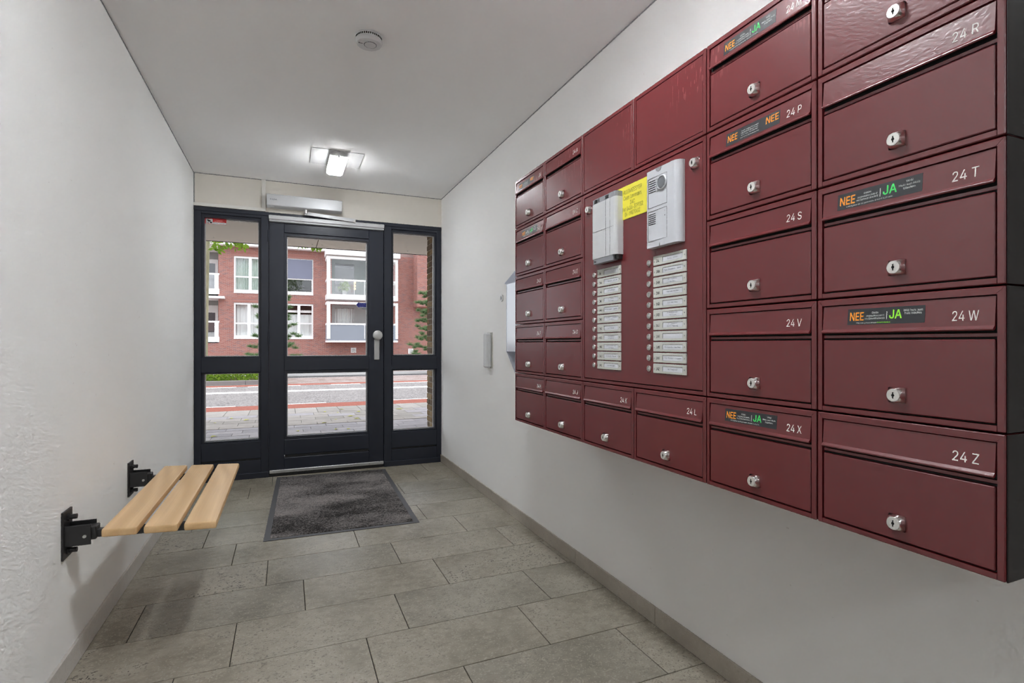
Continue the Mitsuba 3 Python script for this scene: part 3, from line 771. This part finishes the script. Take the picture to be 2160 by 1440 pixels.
pv = band('sidewalk', 4.69, 9.81, 'm_joint', 'paved sidewalk outside the door with rows of grey pavers and slabs', GZ - .006)
pd = [mikit.ply(box(0, .396, 0, .195, -.05, 0, .003), f'm_paver_{i}') for i in range(3)]
y, r = 4.93, 0
while y < 7.70:
    x = -2.9 + (.0, .2, .1, .3)[r % 4]
    while x < 2.9:
        if -1.6 + (y - 5) * -.15 < x < 2.3 and not (x + .396 > 1.43 and y < 5.80):
            add('paver', at(pd[int(rng.integers(3))], x, y, GZ + rng.uniform(-.0015, .0015)), None, pv)
        x += .40
    y, r = y + .2, r + 1
ld = [mikit.ply(box(0, .396, 0, .19, -.05, 0, .003), f'm_slab_{i}') for i in range(2)]
for x in np.arange(-3.2, 3.2, .4):
    add('pale_kerb_paver', at(ld[1], float(x), 7.735, GZ + .004), None, pv)
gd = [mikit.ply(box(0, .396, 0, .275, -.05, 0, .004), f'm_{n}') for n in ('slab_0', 'paver_1', 'slab_1')]
for r in range(4):
    for x in np.arange(-3.4 + (r % 2) * .2, 3.4, .4):
        add('grey_paver', at(gd[int(rng.integers(3))], float(x), 7.935 + .28 * r, GZ + rng.uniform(-.002, .002)), None, pv)
sd_ = [mikit.ply(box(0, .335, 0, .735, -.05, 0, .005), f'm_slab_{i}') for i in range(2)]
for x in np.arange(-3.6, 3.8, .34):
    add('kerb_slab', at(sd_[int(rng.integers(2))], float(x), 9.065, GZ + rng.uniform(-.002, .002)), None, pv)
rd = band('road', 10.40, 15.30, 'm_asphalt', 'grey asphalt road with white markings', GZ - .004)
add('red_lane', box(-40, 40, 9.81, 10.47, GZ - .2, GZ - .003), 'm_redlane', rd, label='red cycle lane on the near side')
add('red_lane', box(-40, 40, 15.26, 15.80, GZ - .2, GZ - .003), 'm_redlane', rd, label='red cycle lane on the far side')
for x0, x1 in ((-5.6, -3.4), (-2.8, -.82), (-.20, .69), (1.45, 3.4), (4.2, 6.2)):
    add('marking', box(x0, x1, 10.46, 10.58, GZ - .01, GZ - .002), 'm_roadpaint', rd)
for x0, x1 in ((-5.5, -3.3), (-2.9, -1.17), (-.9, .354), (1.117, 1.882), (2.2, 4.2), (5, 7)):
    add('marking', box(x0, x1, 15.05, 15.27, GZ - .01, GZ - .002), 'm_roadpaint', rd)
for x0 in np.arange(-9, 12, 3.0):
    add('marking', box(float(x0), float(x0) + 2.985, 13.24, 13.66, GZ - .01, GZ - .002), 'm_roadpaint', rd)
fs = band('far_sidewalk', 15.80, 18.55, 'm_pinkpave', 'pinkish paved parking strip beyond the road')
add('gutter', box(-40, 40, 18.55, 19.15, GZ - .2, GZ - .01), 'm_gutter', fs)
add('kerb', box(-40, 40, 19.15, 20.9, GZ - .2, GZ + .02), 'm_kerb', fs)
band('forecourt', 20.9, 60, 'm_pinkpave', 'paved forecourt in front of the brick flats', GZ + .0)
band('terrain', -60, 4.6, 'm_joint', 'ground under the entrance building', GZ - .25)
fd = mikit.ply((np.array([(-.03, 0, .002), (0, -.016, .006), (.035, 0, .003), (0, .018, .009)]), np.array([[0, 1, 2], [0, 2, 3]])), {'type': 'twosided', 'bsdf': {'type': 'ref', 'id': 'm_fallen'}})
for i in range(26):
    px, py_ = rng.uniform(-1.1, 1.9), rng.choice([rng.uniform(8.0, 9.3), rng.uniform(6.9, 8.6)])
    add('fallen_leaf', {**fd, 'to_world': T().translate([float(px), float(py_), GZ + .002]).rotate([0, 0, 1], float(rng.uniform(0, 360))).scale(float(rng.uniform(.8, 1.7)))}, None,
        label='small yellow green fallen leaf lying on the grey pavers outside the door', cat_='leaf', group='fallen leaves on the pavement')

# canopy over the entrance, and the brick pier beside it
cp = thing('entrance_canopy', 'beige panelled soffit of the canopy outside over the entrance', 'canopy')
SZ = 2.40
add('upper_storey', cat(box(-4.48, 5.24, YE + .12, 7.80, SZ + .03, SZ + .32), box(-12, 14, YE - 8.5, YE + .12, ZC + .13, 6.5)), 'm_brick', cp, label='brick storey above the soffit')
for x in np.arange(-4.497, 5, 2.44):
    sp = add('soffit_panel', box(float(x) + .004, float(x) + 2.436, YE + .12, 7.835, SZ, SZ + .012, .001), 'm_soffit', cp)
    sc_ = [cyl((float(x) + a, yy, SZ + .001), (float(x) + a, yy, SZ - .0015), .009, 8) for a in (.06, .63, 1.22, 1.81, 2.38) for yy in (5.2, 6.5, 7.6)]
    add('screws', cat(*sc_), 'm_gutter', sp)
add('edge_strip', box(-4.5, 5.26, 7.835, 7.86, SZ - .004, SZ + .3), 'm_gutter', cp)
pier = thing('brick_pier', 'brown brick pier outside beside the right sidelight', 'pier')
add('core', box(1.4445, 1.75, YE + .115, 5.79, GZ - .2, SZ - .005), 'm_mortar', pier)
add('jamb', box(XR + .002, 1.46, YE + .02, YE + .13, GZ - .2, SZ - .005), 'm_mortar', pier)
bkd = {L: [mikit.ply(box(0, .10, 0, L, 0, .052, .003), f'm_pier_{i}') for i in range(3)] for L in (.21, .10)}
r, z = 0, GZ
while z < SZ - .06:
    y = 5.80
    seq = [.10, .21, .21, .21, .21] if r % 2 else [.21, .21, .21, .21, .10]
    for L in seq:
        y -= L
        if y < YE + .125:
            break
        add('brick', at(bkd[L][int(rng.integers(3))], 1.441 + float(rng.uniform(-.003, .003)), y, z), None, pier)
        y -= .010
    z, r = z + .0625, r + 1

# hedge in its planter, street trees, pines
hp = thing('planter_kerb', 'low grey stone kerb in front of the green shrubs across the road', 'kerb')
for x in np.arange(-9, -.5, 1.0):
    add('kerb_stone', box(float(x) + .004, float(x) + .996, 15.85, 16.05, GZ - .05, GZ + .115, .006), 'm_kerb', hp)
add('soil', box(-9, -.35, 16.05, 18.5, GZ - .05, GZ + .06), 'm_bark_dark', hp)


def leaves(pts, size, mn=.6):
    """Leaf quads at the points."""
    n = len(pts)
    a = rng.normal(size=(n, 3)); a /= np.linalg.norm(a, axis=1, keepdims=True)
    b = np.cross(a, rng.normal(size=(n, 3))); b /= np.linalg.norm(b, axis=1, keepdims=True)
    s = size * rng.uniform(mn, 1.3, (n, 1))
    v = np.stack([pts - a * s, pts - b * s * .5, pts + a * s, pts + b * s * .5], 1).reshape(-1, 3)
    i = np.arange(n)[:, None] * 4
    return v, np.vstack([i + [0, 1, 2], i + [0, 2, 3]])


P = np.stack([rng.uniform(-9, -.42, 16000), rng.uniform(15.95, 18.4, 16000), rng.uniform(.03, .62, 16000)], 1)
P[:, 2] = np.minimum(P[:, 2], .22 + .5 * np.clip((P[:, 1] - 15.9) / .7, 0, 1)) * (.75 + .5 * meshkit.fbm(P * 2.5, 2, 4))
add('hedge', leaves(P, .045), 'm_leaf', label='bright green low shrubs in the planter across the road', cat_='hedge', kind='stuff')

tr = thing('street_tree', 'slender pale trunked street tree at the left with leaves hanging below the canopy', 'tree')
tp = [(-2.15, 17.5, GZ), (-2.135, 17.5, 1.0), (-2.10, 17.5, 3.0), (-2.07, 17.5, 4.2), (-1.9, 17.4, 6.0), (-1.8, 17.3, 8.0)]
tm = []
rad = [.075, .062, .055, .05, .04, .02]
for i in range(5):
    tm.append(tri(m3.Manifold.hull_points(np.array([(p[0] + r_ * math.cos(a), p[1] + r_ * math.sin(a), p[2]) for p, r_ in ((tp[i], rad[i]), (tp[i + 1], rad[i + 1])) for a in np.linspace(0, 2 * math.pi, 13)[:-1]]))))
for a, b, r_ in (((-2.07, 17.5, 4.2), (-1.3, 16.3, 4.3), .022), ((-2.05, 17.5, 4.4), (.3, 16.2, 4.35), .025), ((-2, 17.45, 5), (-3.4, 17.0, 6.0), .03), ((-1.95, 17.4, 5.4), (-.4, 17.8, 7), .03), ((.3, 16.2, 4.35), (.9, 16.0, 4.0), .010), ((-1.3, 16.3, 4.3), (-1.2, 16.0, 3.7), .008), ((-2.07, 17.5, 4.1), (-1.7, 17.0, 3.6), .010)):
    tm.append(cyl(a, b, r_, 8, r_ * .4))
add('trunk', cat(*tm), 'm_bark', tr, smooth=40)
q = rng.normal(size=(7000, 3)); q /= np.linalg.norm(q, axis=1, keepdims=True)
q = q * (rng.random((7000, 1)) ** .45) * [3.0, 2.6, 2.3] + (-1.5, 17.2, 7.0)
for c, s_, n in (((-1.35, 16.0, 3.95), (.22, .25, .20), 110), ((-1.15, 16.0, 3.75), (.10, .15, .14), 40), ((.36, 16.0, 3.98), (.10, .2, .13), 50), ((.62, 16.0, 3.95), (.16, .2, .13), 70), ((.85, 16.0, 3.88), (.10, .2, .12), 45), ((-1.75, 16.8, 3.8), (.16, .2, .15), 40)):
    q = np.vstack([q, rng.normal(size=(n, 3)) * s_ * .75 + c])
add('foliage', leaves(q, .085), 'm_leaf', tr, kind='stuff')


def pine(x, y, h, label, reach):
    t = thing('pine', label, 'tree', 'young pines across the road')
    tw = [cyl((x, y, GZ), (x, y, h), .04, 8, .012)]
    tips = []
    z = .55
    while z < h:
        k = 1 - (z - .4) / (h - .2)
        for a in np.arange(5) * 2 * math.pi / 5 + rng.uniform(0, 6):
            L = reach * (.25 + .75 * k) * rng.uniform(.7, 1.1)
            e = np.array([x + L * math.cos(a), y + L * math.sin(a), z + .12 * L + .05])
            tw.append(cyl((x, y, z), e, .010, 5, .005))
            for u in (.35, .6, .8, 1.0):
                tips.append((np.array([x, y, z]) * (1 - u) + e * u + rng.normal(size=3) * .04, .085 + .03 * u))
        z += .33
    tips.append((np.array([x, y, h]), .12))
    add('trunk', cat(*tw), 'm_bark_dark', t)
    vs, n = [], 110
    for c, r_ in tips:
        d_ = rng.normal(size=(n, 3)); d_ /= np.linalg.norm(d_, axis=1, keepdims=True)
        d_[:, 2] = d_[:, 2] * .6 + .18
        w_ = np.cross(d_, rng.normal(size=(n, 3))); w_ *= .010 / np.linalg.norm(w_, axis=1, keepdims=True)
        tip = c + d_ * r_ * rng.uniform(.9, 1.9, (n, 1))
        vs.append(np.stack([c + w_ - d_ * .01, c - w_, tip], 1).reshape(-1, 3))
    v = np.vstack(vs)
    add('needles', (v, np.arange(len(v)).reshape(-1, 3)), 'm_needle', t, kind='stuff')


pine(-.36, 19.5, 3.1, 'young pine across the road half hidden by the left door post', .95)
pine(4.95, 19.5, 3.0, 'young pine across the road behind the right sidelight by the brick pier', .85)

# ------------------------------------------------------------------ the flats across the road
fb = thing('apartment_building', 'red brick apartment building with white windows and balconies across the road', 'building')
YF = 36.0
wins = [(-2.906, -1.0, 4.13, 6.38, 5.136, -2.015), (-2.906, -1.0, 1.36, 3.57, 2.311, -2.085), (-.32, 1.592, 4.13, 6.42, 5.145, -.10), (-.32, 1.592, 1.36, 3.59, 2.352, .739)]
wall = bx(-3.66, 24, YF, YF + .35, -.1, 6.93) + bx(6.9, 24, YF, YF + .35, 6.9, 10) + bx(-12, -3.6, YF, YF + .35, -.1, 1.12)
for x0, x1, z0, z1, zt, xm in wins:
    wall = wall - bx(x0, x1, YF - 1, YF + 1, z0, z1)
wall = wall - bx(2.7, 6.6, YF - 1, YF + 1, 1.25, 3.6) - bx(2.7, 6.6, YF - 1, YF + 1, 4.05, 6.7)
add('brick_wall', tri(wall), 'm_brick', fb)
add('soldier_course', cat(*[box(x0 - .1, x1 + .1, YF - .012, YF + .02, z1 + .01, z1 + .30) for x0, x1, z0, z1, zt, xm in wins]), 'm_brick_side', fb)
add('interior', tri(bx(-9, 24, YF + .3, YF + 6, -.1, 6.9) - bx(-8.9, 23.9, YF, YF + 5.9, .95, 3.75) - bx(-8.9, 23.9, YF, YF + 5.9, 3.95, 6.8)), 'm_room', fb)
add('fascia', cat(box(-9, 2.35, YF - .55, YF + .4, 6.93, 7.5)), 'm_ext_white', fb)
add('roof', box(-9, 24, YF, YF + 8, 6.95, 7.3), 'm_ext_grey', fb)
# the recessed side block at the left with its balconies
add('recess_wall', box(-12, -3.60, YF + 1.6, YF + 1.8, -.1, 7), 'm_ext_grey', fb)
add('side_return', box(-3.72, -3.66, YF, YF + 1.7, -.1, 6.93), 'm_brick_side', fb)


def fold(x0, x1, y, z0, z1, n, a=.05):
    """A hanging curtain with folds."""
    xs = np.linspace(x0, x1, n * 6)
    yy = y + a * np.sin(np.linspace(0, n * 2 * math.pi, n * 6)) + .02 * np.sin(np.linspace(0, n * 5.1, n * 6))
    v = np.array([(a_, b_, z) for a_, b_ in zip(xs, yy) for z in (z0, z1)])
    i = np.arange(len(xs) - 1)[:, None] * 2
    return v, np.hstack([i, i + 2, i + 3, i + 1])


two = lambda k: {'type': 'twosided', 'bsdf': {'type': 'ref', 'id': k}}
for wi, (x0, x1, z0, z1, zt, xm) in enumerate(wins):
    w_ = add('window', tri(bx(x0, x1, YF + .05, YF + .14, z0, z1) - bx(x0 + .10, xm - .085, YF, YF + 1, z0 + .23, zt - .045) - bx(xm + .085, x1 - .10, YF, YF + 1, z0 + .23, zt - .045)
                           - bx(x0 + .10, xm - .085, YF, YF + 1, zt + .045, z1 - .12) - bx(xm + .085, x1 - .10, YF, YF + 1, zt + .045, z1 - .12)), 'm_ext_white', fb, label='white window frame')
    add('sill', box(x0, x1, YF - .05, YF + .1, z0, z0 + .07), 'm_ext_white', w_)
    add('pane', box(x0 + .08, xm - .07, YF + .09, YF + .092, z0 + .2, z1 - .1), 'm_far_glass', w_)
    add('pane', box(xm + .07, x1 - .08, YF + .09, YF + .092, z0 + .2, z1 - .1), 'm_far_glass', w_)
    if wi == 0:
        add('curtain', mikit.ply(fold(x0, x1, YF + .45, z0, z1, 16), two('m_curtain')), None, w_)
    if wi == 1:
        add('net_curtain', mikit.ply(fold(x0, x1, YF + .45, z0, z1, 10, .02), two('m_net')), None, w_)
    if wi == 2:
        add('sun_screen', box(x0 + .06, x1 - .06, YF + .02, YF + .035, zt + .02, z1 - .05), 'm_blind', w_, label='blue grey sun screen lowered to the middle bar')
    if wi == 3:
        add('net_curtain', mikit.ply(fold(x0, x1, YF + .45, z0, z0 + 1.58, 10, .02), two('m_net')), None, w_)
        add('blind', box(x0 + .05, x1 - .05, YF + .25, YF + .27, z1 - .55, z1 - .40), 'm_ext_white', w_)


def balcony(x0, x1, yf, yb, zf, zr, ztop, posts, panel, label, closed=True, th=.30):
    b = add('balcony', box(x0, x1, yf, yb, zf - .02, zf + th), 'm_ext_white', fb, label=label)
    add('rail', cat(box(x0, x1, yf, yf + .06, zr - .05, zr + .06), box(x0, x0 + .06, yf, yb, zr - .05, zr + .06), box(x1 - .06, x1, yf, yb, zr - .05, zr + .06)), 'm_ext_white', b)
    for p in posts:
        add('post', box(p[0], p[1], yf, yf + .08, zf + .2, p[2]), 'm_ext_white', b)
    add('panel', cat(box(x0 + .05, x1 - .05, yf + .03, yf + .04, zf + th, zr - .04), box(x0 + .02, x0 + .03, yf + .06, yb, zf + th, zr - .04), box(x1 - .03, x1 - .02, yf + .06, yb, zf + th, zr - .04)), panel, b)
    if closed:
        add('head_beam', cat(box(x0, x1, yf, yf + .12, ztop - .16, ztop), box(x0, x0 + .1, yf, yb, ztop - .16, ztop), box(x1 - .1, x1, yf, yb, ztop - .16, ztop)), 'm_ext_white', b)
        add('pane', box(x0 + .05, x1 - .05, yf + .05, yf + .052, zr + .05, ztop - .1), 'm_far_glass', b)
    return b


k_ = lambda z: 1.068 + (z - 1.068) * (34.6 / 36)
bx0, bx1, byf = 2.30, 6.68, 34.6
pst = [(bx0, bx0 + .22, k_(3.80)), (bx1 - .17, bx1, k_(3.80)), (4.56, 4.60, k_(2.34))]
balcony(bx0, bx1, byf, YF, k_(1.16) + .02, k_(2.35), k_(3.80), pst, 'm_frosted', 'white framed lower balcony with frosted grey panels', True, .10)
pst = [(bx0, bx0 + .22, k_(6.70)), (bx1 - .17, bx1, k_(6.70)), (4.56, 4.59, k_(5.2))]
balcony(bx0, bx1, byf, YF, k_(3.97), k_(5.20), k_(6.72), pst, 'm_far_glass', 'white framed upper balcony with clear glass panels')
add('balcony_roof', box(bx0 - .05, bx1 + .12, byf - .15, YF, k_(6.80), k_(7.30)), 'm_ext_white', fb)
for z0 in (1.2, 4.05):
    add('balcony_back', tri(bx(2.7, 6.6, YF + .06, YF + .12, z0, z0 + 2.5) - bx(2.9, 4.1, YF, YF + 1, z0 + .1, z0 + 2.2) - bx(5.1, 6.3, YF, YF + 1, z0 + .1, z0 + 2.2)), 'm_ext_grey' if z0 < 2 else 'm_back', fb)
    add('pane', cat(box(2.9, 4.1, YF + .09, YF + .092, z0 + .1, z0 + 2.2), box(5.1, 6.3, YF + .09, YF + .092, z0 + .1, z0 + 2.2)), 'm_far_glass', fb)
    if z0 < 2:
        add('curtain', mikit.ply(fold(2.8, 4.2, YF + .35, z0, z0 + 2.2, 9), two('m_net')), None, fb)
fl_ = thing('floor_lamp', 'slender white lamp with orange globes on the upper glazed balcony across the road', 'lamp')
lz = k_(4.30)
add('pole', cyl((4.02, 35.25, lz), (4.02, 35.25, lz + .92), .018, 8), 'm_ext_white', fl_)
for z_ in (.42, .60, .80):
    add('globe', trimesh.creation.icosphere(2, .075).apply_translation((4.02 + .03 * (-1) ** int(z_ * 10), 35.25, lz + z_)), 'm_glow', fl_, emitter={'type': 'area', 'radiance': C(1.0, .42, .16)})
pt = thing('potted_plant', 'green leafy plant on the upper glazed balcony across the road', 'plant')
add('pot', cyl((3.42, 35.3, lz), (3.42, 35.3, lz + .28), .12, 14, .15), 'm_ext_grey', pt)
q2 = rng.normal(size=(260, 3)) * (.16, .14, .17) + (3.42, 35.3, lz + .55)
add('foliage', leaves(q2, .07), 'm_leaf', pt, kind='stuff')
lx0 = -8.5
pst = [(-3.92, -3.70, 5.2)]
balcony(lx0, -3.66, YF - .02, YF + 1.6, 4.05, 5.22, 6.9, pst, 'm_far_glass', 'white framed balcony at the left end of the upper floor', False)
pst = [(-3.92, -3.70, 2.36)]
balcony(lx0, -3.66, YF - .02, YF + 1.6, 1.19, 2.38, 3.7, pst, 'm_far_glass', 'white framed balcony at the left end of the lower floor', False)
add('balcony_slab', cat(box(lx0, -3.36, YF - .6, YF + 1.6, 3.745, 3.88), box(lx0, -3.6, YF - .1, YF + 1.6, 6.75, 6.93)), 'm_ext_white', fb)
for z0, mt_ in ((4.1, 'm_curtain'), (1.25, 'm_net')):
    add('terrace_door', box(-8, -3.9, YF + 1.55, YF + 1.6, z0, z0 + 2.2), 'm_ext_white', fb)
    add('pane', box(-5.2, -4.05, YF + 1.54, YF + 1.548, z0 + .1, z0 + (1.95 if z0 > 3 else 1.75)), 'm_lens', fb)
for x0, x1, z0, z1 in ((3.883, 4.215, .48, .82), (7.63, 7.985, .39, .74)):
    vg = add('vent_grille', box(x0, x1, YF - .04, YF + .02, z0, z1), 'm_ext_white', fb)
    add('slats', cat(*[box(x0 + .05, x1 - .05, YF - .05, YF - .03, z, z + .012) for z in np.arange(z0 + .05, z1 - .05, .035)]), 'm_ext_grey', vg)
add('bay', box(8.00, 13, 34.8, YF, k_(3.64), 10), 'm_brick', fb)
add('bay_side', box(7.99, 8.0, 34.8, YF, k_(3.64), 10), 'm_brick_side', fb)
